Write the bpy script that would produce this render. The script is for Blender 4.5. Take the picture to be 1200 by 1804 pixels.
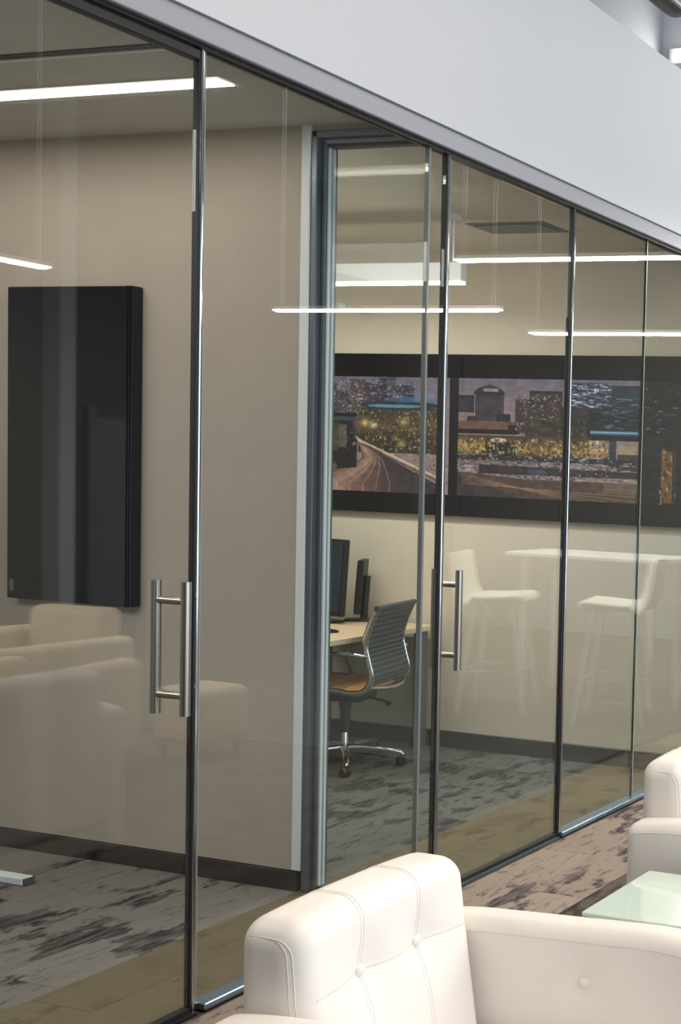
import bpy, bmesh, math, random
import numpy as np
from mathutils import Matrix, Vector

random.seed(7)
S = bpy.context.scene
for o in list(bpy.data.objects):
    bpy.data.objects.remove(o)
C = S.collection

# ------------------------------------------------------------------ camera
# principal point and focal length in pixels of the 1200 x 1804 frame
FPX, PPX, PPY = 2165.67, 1586.0, 965.0
cam = bpy.data.cameras.new('camera')
cam.sensor_fit = 'AUTO'
cam.sensor_width = 36.0
cam.lens = FPX / 1804.0 * 36.0
cam.shift_x = (600.0 - PPX) / 1804.0
cam.shift_y = (PPY - 902.0) / 1804.0
cam.clip_start = 0.05
cam_o = bpy.data.objects.new('camera', cam)
C.objects.link(cam_o)
ya = np.array([2210.0 - PPX, 881.0 - PPY, FPX]); ya /= np.linalg.norm(ya)
xa = -np.array([-5985.0 - PPX, 558.0 - PPY, FPX]); xa -= ya * (xa @ ya); xa /= np.linalg.norm(xa)
za = np.cross(xa, ya)
if za[1] > 0:
    za = -za
W2C = np.stack([xa, ya, za], 1)
rm = Matrix((W2C[0], -W2C[1], -W2C[2])).transposed()
cam_o.matrix_world = Matrix.Translation((0, 0, 1.6)) @ rm.to_4x4()
S.camera = cam_o

# ------------------------------------------------------------------ world, big lights, exposure
S.view_settings.view_transform = 'Standard'
S.view_settings.look = 'None'
S.view_settings.gamma = 1.0
S.view_settings.use_curve_mapping = False
S.view_settings.exposure = 0.1
wd = bpy.data.worlds.new('world'); S.world = wd; wd.use_nodes = True
wd.node_tree.nodes['Background'].inputs[0].default_value = (0.75, 0.85, 1.0, 1)
wd.node_tree.nodes['Background'].inputs[1].default_value = 0.6
S.cycles.max_bounces = 7
S.cycles.transparent_max_bounces = 14
S.cycles.use_denoising = True
S.cycles.caustics_reflective = False

def area(name, loc, rot, sx, sy, watts, col):
    l = bpy.data.lights.new(name, 'AREA'); l.shape = 'RECTANGLE'
    l.size = sx; l.size_y = sy; l.energy = watts; l.color = col
    o = bpy.data.objects.new(name, l); C.objects.link(o)
    o.location = loc; o.rotation_euler = rot
    return o
# daylight through the long window in the lounge wall opposite the partition
area('window_daylight', (3.93, 1.6, 1.75), (0, math.radians(90), 0), 2.7, 8.0, 188, (0.74, 0.87, 1.0))
# area lights without fittings, added to brighten the lounge and its stools
area('lounge_ceiling_fill', (-0.1, 2.0, 4.5), (0, 0, 0), 3.4, 3.4, 112, (1.0, 0.82, 0.64))
area('lounge_ceiling_fill', (-0.35, 7.4, 4.5), (0, 0, 0), 3.4, 3.4, 115, (0.97, 0.99, 0.95))

# ------------------------------------------------------------------ materials
def lin(c):
    return tuple(((v / 255) / 12.92 if v / 255 <= 0.04045 else ((v / 255 + 0.055) / 1.055) ** 2.4) for v in c)

def mat(name, rgb, rough=0.5, metal=0.0, noise=0.0, nscale=40.0, bump=0.0, bscale=200.0, spec=0.5, coat=0.0, stretch=None):
    m = bpy.data.materials.new(name); m.use_nodes = True
    nt = m.node_tree; b = nt.nodes['Principled BSDF']
    col = lin(rgb)
    b.inputs['Base Color'].default_value = (*col, 1)
    b.inputs['Roughness'].default_value = rough
    b.inputs['Metallic'].default_value = metal
    b.inputs['Specular IOR Level'].default_value = spec
    b.inputs['Coat Weight'].default_value = coat
    tc = nt.nodes.new('ShaderNodeTexCoord')
    src = tc.outputs['Object']
    if stretch:
        mp = nt.nodes.new('ShaderNodeMapping'); mp.inputs['Scale'].default_value = stretch
        nt.links.new(src, mp.inputs[0]); src = mp.outputs[0]
    if noise > 0:
        n = nt.nodes.new('ShaderNodeTexNoise'); n.inputs['Scale'].default_value = nscale; n.inputs['Detail'].default_value = 4
        nt.links.new(src, n.inputs['Vector'])
        r = nt.nodes.new('ShaderNodeValToRGB')
        r.color_ramp.elements[0].position = 0.3; r.color_ramp.elements[1].position = 0.7
        r.color_ramp.elements[0].color = (*[c * (1 - noise) for c in col], 1)
        r.color_ramp.elements[1].color = (*[min(1, c * (1 + noise)) for c in col], 1)
        nt.links.new(n.outputs['Fac'], r.inputs[0]); nt.links.new(r.outputs[0], b.inputs['Base Color'])
    if bump > 0:
        n2 = nt.nodes.new('ShaderNodeTexNoise'); n2.inputs['Scale'].default_value = bscale; n2.inputs['Detail'].default_value = 3
        nt.links.new(src, n2.inputs['Vector'])
        bp = nt.nodes.new('ShaderNodeBump'); bp.inputs['Strength'].default_value = bump; bp.inputs['Distance'].default_value = 0.002
        nt.links.new(n2.outputs['Fac'], bp.inputs['Height']); nt.links.new(bp.outputs[0], b.inputs['Normal'])
    return m

def emit(name, rgb, strength):
    m = bpy.data.materials.new(name); m.use_nodes = True
    nt = m.node_tree; nt.nodes.clear()
    e = nt.nodes.new('ShaderNodeEmission'); e.inputs[0].default_value = (*lin(rgb), 1); e.inputs[1].default_value = strength
    o = nt.nodes.new('ShaderNodeOutputMaterial'); nt.links.new(e.outputs[0], o.inputs[0])
    return m

def glass(name, tint, refl=1.0, f0=0.060):
    """clear sheet: light passes straight, both faces mirror by angle"""
    m = bpy.data.materials.new(name); m.use_nodes = True
    nt = m.node_tree; nt.nodes.clear()
    lw = nt.nodes.new('ShaderNodeLayerWeight'); lw.inputs[0].default_value = 0.5
    p = nt.nodes.new('ShaderNodeMath'); p.operation = 'POWER'; p.inputs[1].default_value = 5
    nt.links.new(lw.outputs['Facing'], p.inputs[0])
    q = nt.nodes.new('ShaderNodeMath'); q.operation = 'MULTIPLY_ADD'; q.inputs[1].default_value = (1 - f0) * refl; q.inputs[2].default_value = f0 * refl
    nt.links.new(p.outputs[0], q.inputs[0])
    t = nt.nodes.new('ShaderNodeBsdfTransparent'); t.inputs[0].default_value = (*tint, 1)
    g = nt.nodes.new('ShaderNodeBsdfGlossy'); g.inputs['Roughness'].default_value = 0.0; g.inputs[0].default_value = (0.95, 1.0, 0.97, 1)
    mx = nt.nodes.new('ShaderNodeMixShader'); o = nt.nodes.new('ShaderNodeOutputMaterial')
    nt.links.new(q.outputs[0], mx.inputs[0]); nt.links.new(t.outputs[0], mx.inputs[1]); nt.links.new(g.outputs[0], mx.inputs[2])
    nt.links.new(mx.outputs[0], o.inputs[0])
    return m

def carpet(name, light, dark, amount, fine):
    """woven carpet: worn dark patches and short yarn streaks along Y, shifted for every tile"""
    m = bpy.data.materials.new(name); m.use_nodes = True
    nt = m.node_tree; b = nt.nodes['Principled BSDF']; b.inputs['Roughness'].default_value = 0.95; b.inputs['Specular IOR Level'].default_value = 0.1
    L = nt.links.new
    geo = nt.nodes.new('ShaderNodeNewGeometry'); oi = nt.nodes.new('ShaderNodeObjectInfo')
    off = nt.nodes.new('ShaderNodeVectorMath'); off.operation = 'SCALE'; off.inputs[0].default_value = (17.0, 31.0, 0)
    L(oi.outputs['Random'], off.inputs['Scale'])
    ad = nt.nodes.new('ShaderNodeVectorMath'); ad.operation = 'ADD'; L(geo.outputs['Position'], ad.inputs[0]); L(off.outputs[0], ad.inputs[1])
    def noise(sc, scale, det):
        mp = nt.nodes.new('ShaderNodeMapping'); mp.inputs['Scale'].default_value = sc; L(ad.outputs[0], mp.inputs[0])
        n = nt.nodes.new('ShaderNodeTexNoise'); n.inputs['Scale'].default_value = scale; n.inputs['Detail'].default_value = det; n.inputs['Roughness'].default_value = 0.62
        L(mp.outputs[0], n.inputs['Vector']); return n.outputs['Fac']
    big = noise((1.5, 0.75, 1), 3.4, 7.0)
    stk = noise((1.0, 0.16, 1), 45.0, 3.0)
    tiny = noise((1, 0.6, 1), 260.0, 2.0)
    def ramp(src, a, bb):
        r = nt.nodes.new('ShaderNodeMapRange'); r.inputs['From Min'].default_value = a; r.inputs['From Max'].default_value = bb
        L(src, r.inputs[0]); return r.outputs[0]
    r1 = ramp(big, 0.575 - amount, 0.615 - amount)
    r2 = ramp(stk, 0.40, 0.60)
    mul = nt.nodes.new('ShaderNodeMath'); mul.operation = 'MULTIPLY'; L(r1, mul.inputs[0])
    sm = nt.nodes.new('ShaderNodeMath'); sm.operation = 'MULTIPLY_ADD'; sm.inputs[1].default_value = 0.55; sm.inputs[2].default_value = 0.45
    L(r2, sm.inputs[0]); L(sm.outputs[0], mul.inputs[1])
    st2 = nt.nodes.new('ShaderNodeMath'); st2.operation = 'MULTIPLY'; st2.inputs[1].default_value = fine; L(ramp(stk, 0.56, 0.66), st2.inputs[0])
    mxx = nt.nodes.new('ShaderNodeMath'); mxx.operation = 'MAXIMUM'; L(mul.outputs[0], mxx.inputs[0]); L(st2.outputs[0], mxx.inputs[1])
    mix = nt.nodes.new('ShaderNodeMix'); mix.data_type = 'RGBA'
    mix.inputs['A'].default_value = (*lin(light), 1); mix.inputs['B'].default_value = (*lin(dark), 1)
    L(mxx.outputs[0], mix.inputs['Factor'])
    # small per-tile and per-yarn tone change
    tone = nt.nodes.new('ShaderNodeMath'); tone.operation = 'MULTIPLY_ADD'; tone.inputs[1].default_value = 0.5; tone.inputs[2].default_value = 0.68
    L(tiny, tone.inputs[0])
    per = nt.nodes.new('ShaderNodeMath'); per.operation = 'MULTIPLY_ADD'; per.inputs[1].default_value = 0.16; L(oi.outputs['Random'], per.inputs[0]); L(tone.outputs[0], per.inputs[2])
    fin = nt.nodes.new('ShaderNodeVectorMath'); fin.operation = 'SCALE'; L(mix.outputs['Result'], fin.inputs[0]); L(per.outputs[0], fin.inputs['Scale'])
    L(fin.outputs[0], b.inputs['Base Color'])
    bp = nt.nodes.new('ShaderNodeBump'); bp.inputs['Strength'].default_value = 0.5; bp.inputs['Distance'].default_value = 0.003
    L(tiny, bp.inputs['Height']); L(bp.outputs[0], b.inputs['Normal'])
    return m

M = {}
M['wall_warm'] = mat('warm grey wall paint', (177, 168, 158), 0.6, noise=0.03, nscale=6, bump=0.05, bscale=400)
M['wall_mural'] = mat('beige wall paint', (204, 195, 178), 0.6, noise=0.02, nscale=5)
M['wall_white'] = mat('white painted plaster', (202, 206, 214), 0.55, noise=0.01, nscale=3)
M['wall_upper'] = mat('pale grey plaster', (158, 164, 174), 0.6, noise=0.02, nscale=3)
M['wall_dim'] = mat('taupe lounge wall', (96, 98, 96), 0.6, noise=0.02, nscale=3)
M['wall_black'] = mat('charcoal lounge wall', (52, 52, 56), 0.6, noise=0.04, nscale=3)
M['pale_floor'] = mat('pale oak floor', (92, 92, 88), 0.45, noise=0.16, nscale=6, stretch=(6, 0.5, 1))
M['ceil_room'] = mat('taupe room ceiling', (214, 210, 200), 0.8, noise=0.04, nscale=2.5, stretch=(0.6, 4, 1))
M['ceil'] = mat('white lounge ceiling', (214, 214, 212), 0.7, noise=0.01)
M['base'] = mat('black rubber baseboard', (38, 33, 36), 0.45, noise=0.15, nscale=8, stretch=(1, 1, 12))
M['alu'] = mat('satin aluminium', (158, 160, 170), 0.45, 0.15, noise=0.03, nscale=60, stretch=(1, 0.02, 1))
M['alu_white'] = mat('pale anodised trim', (226, 234, 240), 0.4, 0.0, noise=0.01)
M['frame'] = mat('slate grey door frame', (112, 120, 130), 0.35, 0.6, noise=0.04, nscale=30)
M['gasket'] = mat('black gasket', (24, 24, 28), 0.5, noise=0.1)
M['steel'] = mat('brushed stainless steel', (172, 166, 158), 0.28, 1.0, noise=0.05, nscale=80, stretch=(1, 1, 0.03))
M['chrome'] = mat('polished chrome', (205, 208, 214), 0.12, 1.0, noise=0.02)
M['chan'] = mat('bright floor channel', (150, 172, 190), 0.25, 0.8, noise=0.04, nscale=30)
M['glass'] = glass('clear partition glass', (0.95, 0.968, 0.962))
M['glass_low'] = glass('low reflection glass', (0.955, 0.972, 0.962), 0.2)
M['glass_edge'] = mat('green glass edge', (118, 126, 128), 0.3, noise=0.08, nscale=4, coat=0.3)
M['joint'] = mat('silicone glass joint', (140, 152, 148), 0.3, noise=0.05)
M['leather'] = mat('white leather', (233, 227, 221), 0.42, bump=0.10, bscale=350, noise=0.02, nscale=5, spec=0.45)
M['stitch'] = mat('tan stitching', (224, 214, 206), 0.7, noise=0.05)
M['fabric'] = mat('beige woven fabric', (214, 194, 166), 0.9, noise=0.08, nscale=140, bump=0.3, bscale=500, spec=0.15)
M['white_leather'] = mat('white stool leather', (244, 242, 236), 0.5, noise=0.01)
M['black_leather'] = mat('black ribbed leather', (64, 74, 82), 0.24, noise=0.06, nscale=20)
M['tan_leather'] = mat('tan leather', (232, 172, 102), 0.5, noise=0.06, nscale=14)
M['black'] = mat('black plastic', (24, 25, 29), 0.4, noise=0.08)
M['screen_off'] = mat('dark glossy screen', (14, 15, 22), 0.12, noise=0.1, nscale=2, spec=0.6)
M['screen_blue'] = mat('blue black monitor screen', (34, 46, 62), 0.10, noise=0.35, nscale=5, stretch=(1, 1, 2.2))
M['bezel'] = mat('black display bezel', (20, 21, 28), 0.25, noise=0.1)
M['desk'] = mat('pale wood desk', (214, 188, 156), 0.45, noise=0.05, nscale=12, stretch=(8, 1, 1))
M['desk_edge'] = mat('cream desk edge', (222, 204, 176), 0.5, noise=0.02)
M['white_metal'] = mat('white powder coated metal', (232, 234, 234), 0.4, noise=0.01)
M['grey_metal'] = mat('grey metal', (120, 122, 126), 0.4, 0.6, noise=0.03)
M['mint'] = mat('back painted mint glass', (214, 232, 220), 0.06, noise=0.01, coat=1.0, spec=0.7)
M['dark_edge'] = mat('dark table frame', (40, 38, 36), 0.35, 0.4, noise=0.06)
M['car_room'] = carpet('grey room carpet', (122, 118, 115), (34, 35, 42), 0.055, 0.35)
M['car_streak_dim'] = carpet('shaded streaked grey green carpet', (100, 102, 98), (48, 50, 53), 0.05, 0.75)  # own streaked pattern; the right room's dimmer light is in the darker tone
M['car_reflection'] = carpet('tan reflected strip carpet', (106, 98, 78), (84, 78, 62), 0.0, 0.3)  # colour imitates the lounge carpet's reflection in the glass
M['car_hall'] = carpet('beige lounge carpet', (142, 129, 118), (62, 57, 64), 0.05, 0.5)
M['car_dark'] = carpet('dark lounge carpet', (88, 80, 74), (52, 48, 46), 0.06, 0.5)
M['lamp_warm'] = emit('warm linear lamp', (255, 232, 200), 9.0)
M['lamp_white'] = emit('white linear lamp', (255, 244, 226), 30.0)
M['sensor'] = mat('white sensor plastic', (228, 226, 216), 0.5, noise=0.02)

# ------------------------------------------------------------------ helpers
def link(name, me, m, parent=None):
    o = bpy.data.objects.new(name, me); C.objects.link(o)
    if m is not None:
        me.materials.append(M[m] if isinstance(m, str) else m)
    if parent is not None:
        o.parent = parent
    return o

def obj(name, bm, m, parent=None, smooth=False):
    bmesh.ops.recalc_face_normals(bm, faces=bm.faces)
    me = bpy.data.meshes.new(name); bm.to_mesh(me); bm.free()
    if smooth:
        me.polygons.foreach_set('use_smooth', [True] * len(me.polygons))
        try:
            me.set_sharp_from_angle(angle=math.radians(50))
        except Exception:
            pass
    return link(name, me, m, parent)

def empty(name, loc=(0, 0, 0), rz=0.0):
    o = bpy.data.objects.new(name, None); C.objects.link(o)
    o.location = loc; o.rotation_euler = (0, 0, rz); o.empty_display_size = 0.1
    return o

def tag(o, label, cat, group=None):
    o['label'] = label; o['category'] = cat
    if group: o['group'] = group
    return o

def struct(o):
    o['kind'] = 'structure'; return o

def bx(bm, x0, x1, y0, y1, z0, z1, bev=0.0, seg=1):
    vs = [bm.verts.new(p) for p in ((x0, y0, z0), (x1, y0, z0), (x1, y1, z0), (x0, y1, z0), (x0, y0, z1), (x1, y0, z1), (x1, y1, z1), (x0, y1, z1))]
    fs = [bm.faces.new([vs[i] for i in f]) for f in ((0, 3, 2, 1), (4, 5, 6, 7), (0, 1, 5, 4), (1, 2, 6, 5), (2, 3, 7, 6), (3, 0, 4, 7))]
    if bev > 0:
        es = list({e for f in fs for e in f.edges})
        bmesh.ops.bevel(bm, geom=es, offset=bev, segments=seg, affect='EDGES', profile=0.5)
    return bm

def box(name, x0, x1, y0, y1, z0, z1, m, parent=None, bev=0.0, seg=1):
    bm = bmesh.new(); bx(bm, x0, x1, y0, y1, z0, z1, bev, seg)
    return obj(name, bm, m, parent, smooth=seg > 1)

def tube(bm, pts, r, n=10, cap=True, closed=False, flat=None):
    """tube along a polyline; r number or list; flat=(a,b) gives an elliptic section"""
    P = [Vector(p) for p in pts]; k = len(P)
    rings = []
    up = Vector((0, 0, 1))
    prev = None
    for i in range(k):
        if closed:
            t = (P[(i + 1) % k] - P[i - 1]).normalized()
        else:
            t = (P[min(i + 1, k - 1)] - P[max(i - 1, 0)]).normalized()
        if prev is None:
            a = t.cross(up)
            if a.length < 1e-3: a = t.cross(Vector((1, 0, 0)))
        else:
            a = prev - t * prev.dot(t)
        a.normalize(); prev = a
        b = t.cross(a)
        rr = r[i] if isinstance(r, (list, tuple)) else r
        ra, rb = (rr, rr) if flat is None else (rr * flat[0], rr * flat[1])
        rings.append([bm.verts.new(P[i] + a * (ra * math.cos(2 * math.pi * j / n)) + b * (rb * math.sin(2 * math.pi * j / n))) for j in range(n)])
    for i in range(k if closed else k - 1):
        A, B = rings[i], rings[(i + 1) % k]
        for j in range(n):
            bm.faces.new((A[j], A[(j + 1) % n], B[(j + 1) % n], B[j]))
    if cap and not closed:
        bm.faces.new(rings[0][::-1]); bm.faces.new(rings[-1])
    return bm

def tb(name, pts, r, m, parent=None, n=10, closed=False, flat=None):
    bm = bmesh.new(); tube(bm, pts, r, n, True, closed, flat)
    return obj(name, bm, m, parent, smooth=True)

def smooth_path(pts, sub=6):
    P = [Vector(p) for p in pts]; out = []
    for i in range(len(P) - 1):
        p0, p1, p2, p3 = P[max(i - 1, 0)], P[i], P[i + 1], P[min(i + 2, len(P) - 1)]
        for s in range(sub):
            t = s / sub
            out.append(0.5 * ((2 * p1) + (p2 - p0) * t + (2 * p0 - 5 * p1 + 4 * p2 - p3) * t * t + (3 * p1 - p0 - 3 * p2 + p3) * t ** 3))
    out.append(P[-1]); return out

def lathe(bm, prof, n=16, loc=(0, 0, 0)):
    rings = [[bm.verts.new((loc[0] + r * math.cos(2 * math.pi * j / n), loc[1] + r * math.sin(2 * math.pi * j / n), loc[2] + z)) for j in range(n)] for r, z in prof]
    for A, B in zip(rings, rings[1:]):
        for j in range(n): bm.faces.new((A[j], A[(j + 1) % n], B[(j + 1) % n], B[j]))
    bm.faces.new(rings[0][::-1]); bm.faces.new(rings[-1])
    return bm

def round_pt(p, size, rad):
    h = [s / 2 for s in size]
    inner = [max(-(h[i] - rad), min(h[i] - rad, p[i])) for i in range(3)]
    d = Vector([p[i] - inner[i] for i in range(3)])
    return Vector(inner) + (d.normalized() * rad if d.length > 1e-9 else d)

def rbox(size, rad, seg, fn=None):
    """rounded box as a fine cube grid; fn deforms every point"""
    bm = bmesh.new()
    h = [s / 2 for s in size]
    cache = {}
    def pt(p):
        key = tuple(round(c, 5) for c in p)
        if key not in cache:
            inner = [max(-(h[i] - rad), min(h[i] - rad, p[i])) for i in range(3)]
            d = Vector([p[i] - inner[i] for i in range(3)])
            q = Vector(inner) + (d.normalized() * rad if d.length > 1e-9 else d)
            if fn: q = Vector(fn(q))
            cache[key] = bm.verts.new(q)
        return cache[key]
    def axis_pts(i):
        n = seg[i]; e = 4
        inner = [-(h[i] - rad) + 2 * (h[i] - rad) * k / n for k in range(n + 1)]
        lo = [-h[i] + rad * (1 - math.cos(math.pi / 2 * 0)) * 0 + rad * math.tan(math.pi / 4 * k / e) for k in range(e)]
        return [-h[i] + rad - rad * math.tan(math.pi / 4 * (e - k) / e) for k in range(e)] + inner + [h[i] - rad + rad * math.tan(math.pi / 4 * (k + 1) / e) for k in range(e)]
    ax = [axis_pts(i) for i in range(3)]
    for i in range(3):
        j, k = (i + 1) % 3, (i + 2) % 3
        for s in (-1, 1):
            for a in range(len(ax[j]) - 1):
                for b in range(len(ax[k]) - 1):
                    q = []
                    for da, db in ((0, 0), (1, 0), (1, 1), (0, 1)):
                        p = [0, 0, 0]; p[i] = s * h[i]; p[j] = ax[j][a + da]; p[k] = ax[k][b + db]; q.append(pt(p))
                    if len(set(q)) == 4:
                        try: bm.faces.new(q if s > 0 else q[::-1])
                        except ValueError: pass
    return bm

def copy_tree(o, parent=None):
    c = o.copy(); C.objects.link(c); c.parent = parent
    for ch in list(o.children):
        copy_tree(ch, c)
    return c

# ------------------------------------------------------------------ key dimensions
PX = -2.88            # plane of the glass partition
YW = 3.738            # face of the wall between the two rooms
YR = 6.03             # rear wall of the right room
ZC = 2.82             # room ceiling
ZG = 2.735            # top of glass
P1, P2, P3, J4 = 2.796, 3.885, 4.747, 5.413
XL = -6.8

# ------------------------------------------------------------------ floor
fl = struct(box('floor', -7.0, 4.2, -3.2, 11.2, -0.12, -0.006, 'car_dark'))
struct(box('floor', -2.3, 3.9, 5.7, 10.9, -0.006, -0.001, 'pale_floor'))
tile_mesh = {}
def carpet_tile(x, y, w, l, m):
    key = (round(w, 3), round(l, 3), m)
    if key not in tile_mesh:
        bm = bmesh.new(); bx(bm, -w / 2 + 0.0008, w / 2 - 0.0008, -l / 2 + 0.0008, l / 2 - 0.0008, -0.006, 0.0, 0.001)
        me = bpy.data.meshes.new('carpet_tile'); bm.to_mesh(me); bm.free(); me.materials.append(M[m]); tile_mesh[key] = me
    o = bpy.data.objects.new('carpet_tile', tile_mesh[key]); C.objects.link(o)
    o.location = (x, y, 0.0); o.parent = fl
XB = -3.36
for i in range(14):                     # planks of the rooms
    xc = XB - 0.125 - i * 0.25
    # (centre, length) along Y; the joint at 3.79 lies under the middle wall
    if i % 2 == 0:
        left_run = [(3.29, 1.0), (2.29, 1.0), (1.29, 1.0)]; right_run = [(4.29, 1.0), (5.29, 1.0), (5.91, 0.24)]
    else:
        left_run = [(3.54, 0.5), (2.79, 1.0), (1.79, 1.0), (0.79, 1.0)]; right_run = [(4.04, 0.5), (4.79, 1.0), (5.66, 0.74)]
    for yc, ln in left_run: carpet_tile(xc, yc, 0.25, ln, 'car_room')
    for yc, ln in right_run: carpet_tile(xc, yc, 0.25, ln, 'car_streak_dim')
for i in range(2):                      # tan strip inside the glass: reflected lounge carpet painted as tiles
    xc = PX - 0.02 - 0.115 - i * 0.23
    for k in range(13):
        carpet_tile(xc, 0.2 + k * 0.5 + 0.25 * i, 0.23, 0.5, 'car_reflection')
for i in range(2):                      # pale strip on the lounge side
    xc = PX + 0.045 + 0.12 + i * 0.24
    for k in range(9):
        carpet_tile(xc, 1.2 + k * 0.96 + 0.48 * i, 0.24, 0.96, 'car_hall')

# ------------------------------------------------------------------ room shell
wm = empty('wall_middle'); struct(wm)
box('wall_panel', XL, -3.385, YW, YW + 0.10, 0.078, ZC, 'wall_warm', wm)
box('wall_core', XL, -3.40, YW + 0.02, YW + 0.08, 0.0, 0.078, 'base', wm)
box('end_cap', -3.385, -3.345, YW - 0.004, YW + 0.104, 0.078, ZC, 'alu_white', wm, 0.003)
box('wall_above_frame', -3.345, PX - 0.02, YW + 0.01, YW + 0.09, 2.80, ZC, 'wall_warm', wm)
b = struct(box('baseboard_middle', XL, -3.36, YW - 0.006, YW + 0.02, 0.0, 0.074, 'base', None, 0.002))
wr = struct(box('wall_rear', XL, PX - 0.03, YR, YR + 0.12, 0.0, ZC + 0.05, 'wall_mural'))
struct(box('baseboard_rear', XL, PX - 0.03, YR - 0.014, YR, 0.0, 0.095, 'base', None, 0.003))
struct(box('wall_left', XL - 0.1, XL, -0.6, YR + 0.12, 0.0, ZC + 0.05, 'wall_warm'))
struct(box('wall_front', XL, PX - 0.03, -0.6, -0.5, 0.0, ZC + 0.05, 'wall_warm'))
struct(box('ceiling', XL, PX - 0.02, -0.6, YR + 0.12, ZC, ZC + 0.1, 'ceil_room'))

# header rail, bulkhead and upper walls
hd = empty('trim_1'); struct(hd)
box('header_rail', PX - 0.05, PX + 0.040, -3.0, 10.9, ZG + 0.012, ZG + 0.080, 'alu', hd, 0.003)
box('glazing_stop', PX - 0.022, PX + 0.022, -3.0, 10.9, ZG, ZG + 0.012, 'gasket', hd)
struct(box('wall_bulkhead', PX - 0.06, PX + 0.050, -3.0, 10.9, ZG + 0.081, 3.613, 'wall_white'))
struct(box('wall_upper', -3.70, -3.60, -3.0, 7.0, 2.93, 4.6, 'wall_upper'))
struct(box('wall_alcove', -3.60, PX + 0.05, 6.90, 7.0, 3.615, 4.6, 'wall_white'))
struct(box('trim_2', -3.60, PX - 0.06, -3.0, 6.9, 3.55, 3.61, 'wall_white'))
struct(box('ceiling', -3.7, 4.2, -3.2, 11.2, 4.6, 4.7, 'ceil'))
struct(box('wall_end', -7.0, 4.2, 11.0, 11.1, 0.0, 4.6, 'wall_dim'))
struct(box('backdrop_panel', -2.8, 2.2, 10.97, 11.0, 0.0, 1.02, 'wall_upper'))  # unseen pale panel, added as a bright reflected backdrop for the bar stools
struct(box('wall_back', -3.7, 4.2, -3.2, -3.1, 0.0, 4.6, 'wall_dim'))
# lounge wall opposite the glass: window opening, white stretch, pier, darker stretch
wo = empty('wall_right'); struct(wo)
box('wall_sill', 4.0, 4.1, -3.1, 5.8, 0.0, 0.35, 'wall_white', wo)
box('wall_head', 4.0, 4.1, -3.1, 5.8, 3.15, 4.6, 'wall_white', wo)
box('wall_grey_stretch', 4.0, 4.1, 5.8, 7.92, 0.0, 4.6, 'wall_dim', wo)
box('pier', 3.80, 4.1, 7.92, 8.06, 0.0, 4.6, 'wall_white', wo, 0.01)
box('wall_dark_stretch', 4.0, 4.1, 8.06, 11.0, 0.0, 4.6, 'wall_black', wo)
wn = empty('window_1'); struct(wn)
for k in range(6):
    y = -3.0 + k * 1.74
    box('mullion', 4.0, 4.07, y, y + 0.06, 0.35, 3.15, 'white_metal', wn)

# ------------------------------------------------------------------ glass partition
def pane(name, y0, y1, z0, z1, parent, x=PX, th=0.012):
    return box(name, x - th / 2, x + th / 2, y0, y1, z0, z1, 'glass', parent)
def post(name, y, parent, w=0.020, z0=0.0, z1=ZG):
    p = box(name, PX - 0.012, PX + 0.008, y - w / 2, y + w / 2, z0, z1, 'gasket', parent)
    tb('chrome_strip', [(PX + 0.008, y, z0), (PX + 0.008, y, z1)], 0.0062, 'chrome', p, 10)
    return p
def ladder_handle(y, zc, length, parent, reach=0.052):
    h = empty('pull_handle'); h.parent = parent
    for s in (-1, 1):
        tb('bar', [(PX + s * reach, y, zc - length / 2), (PX + s * reach, y, zc + length / 2)], 0.0135, 'steel', h, 18)
    for dz in (-1, 1):
        z = zc + dz * (length / 2 - 0.055)
        tb('standoff', [(PX - reach, y, z), (PX + reach, y, z)], 0.0105, 'steel', h, 14)
    return h

d1 = empty('door_1'); struct(d1)
pane('pane', 1.86, P1 - 0.016, 0.012, ZG - 0.03, d1)
box('top_rail', PX - 0.016, PX + 0.016, 1.86, P1 - 0.012, ZG - 0.034, ZG - 0.006, 'gasket', d1, 0.003)
box('bottom_rail', PX - 0.014, PX + 0.014, 1.86, P1 - 0.012, 0.003, 0.018, 'gasket', d1)
post('stile', P1, d1)
ladder_handle(P1 - 0.078, 1.070, 0.375, d1)

w2 = empty('window_2'); struct(w2)
pane('pane', P1 + 0.012, YW + 0.036, 0.02, ZG, w2)
pane('pane', YW + 0.050, P2 - 0.012, 0.02, ZG, w2)
box('joint', PX - 0.009, PX + 0.009, YW + 0.038, YW + 0.048, 0.02, ZG, 'glass_edge', w2)
post('post', P2, w2)
box('joint', PX - 0.007, PX + 0.007, P1 + 0.010, P1 + 0.014, 0.02, ZG, 'joint', w2)

d2 = empty('door_2'); struct(d2)
pane('pane', P2 + 0.014, P3 - 0.022, 0.012, ZG - 0.008, d2)
box('edge_profile', PX - 0.008, PX + 0.008, P2 + 0.010, P2 + 0.016, 0.012, ZG - 0.008, 'frame', d2)
box('hinge_strip', PX - 0.010, PX + 0.012, P3 - 0.022, P3 - 0.013, 0.012, 2.27, 'gasket', d2, 0.003)
box('bottom_rail', PX - 0.014, PX + 0.014, P2 + 0.014, P3 - 0.012, 0.003, 0.018, 'gasket', d2)
ladder_handle(P2 + 0.052, 1.035, 0.375, d2)

w3 = empty('window_3'); struct(w3)
post('post', P3, w3, 0.016)
pane('pane', P3 + 0.010, J4 - 0.003, 0.02, ZG, w3)
box('joint', PX - 0.006, PX + 0.006, J4 - 0.003, J4 + 0.004, 0.02, ZG, 'joint', w3)
pane('pane', J4 + 0.004, 7.3, 0.02, ZG, w3)
pane('pane', 7.31, 9.4, 0.02, ZG, w3)
w4 = empty('window_4'); struct(w4)
pane('pane', 0.6, 1.85, 0.02, ZG, w4)
pane('pane', -0.6, 0.59, 0.02, ZG, w4)
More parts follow.
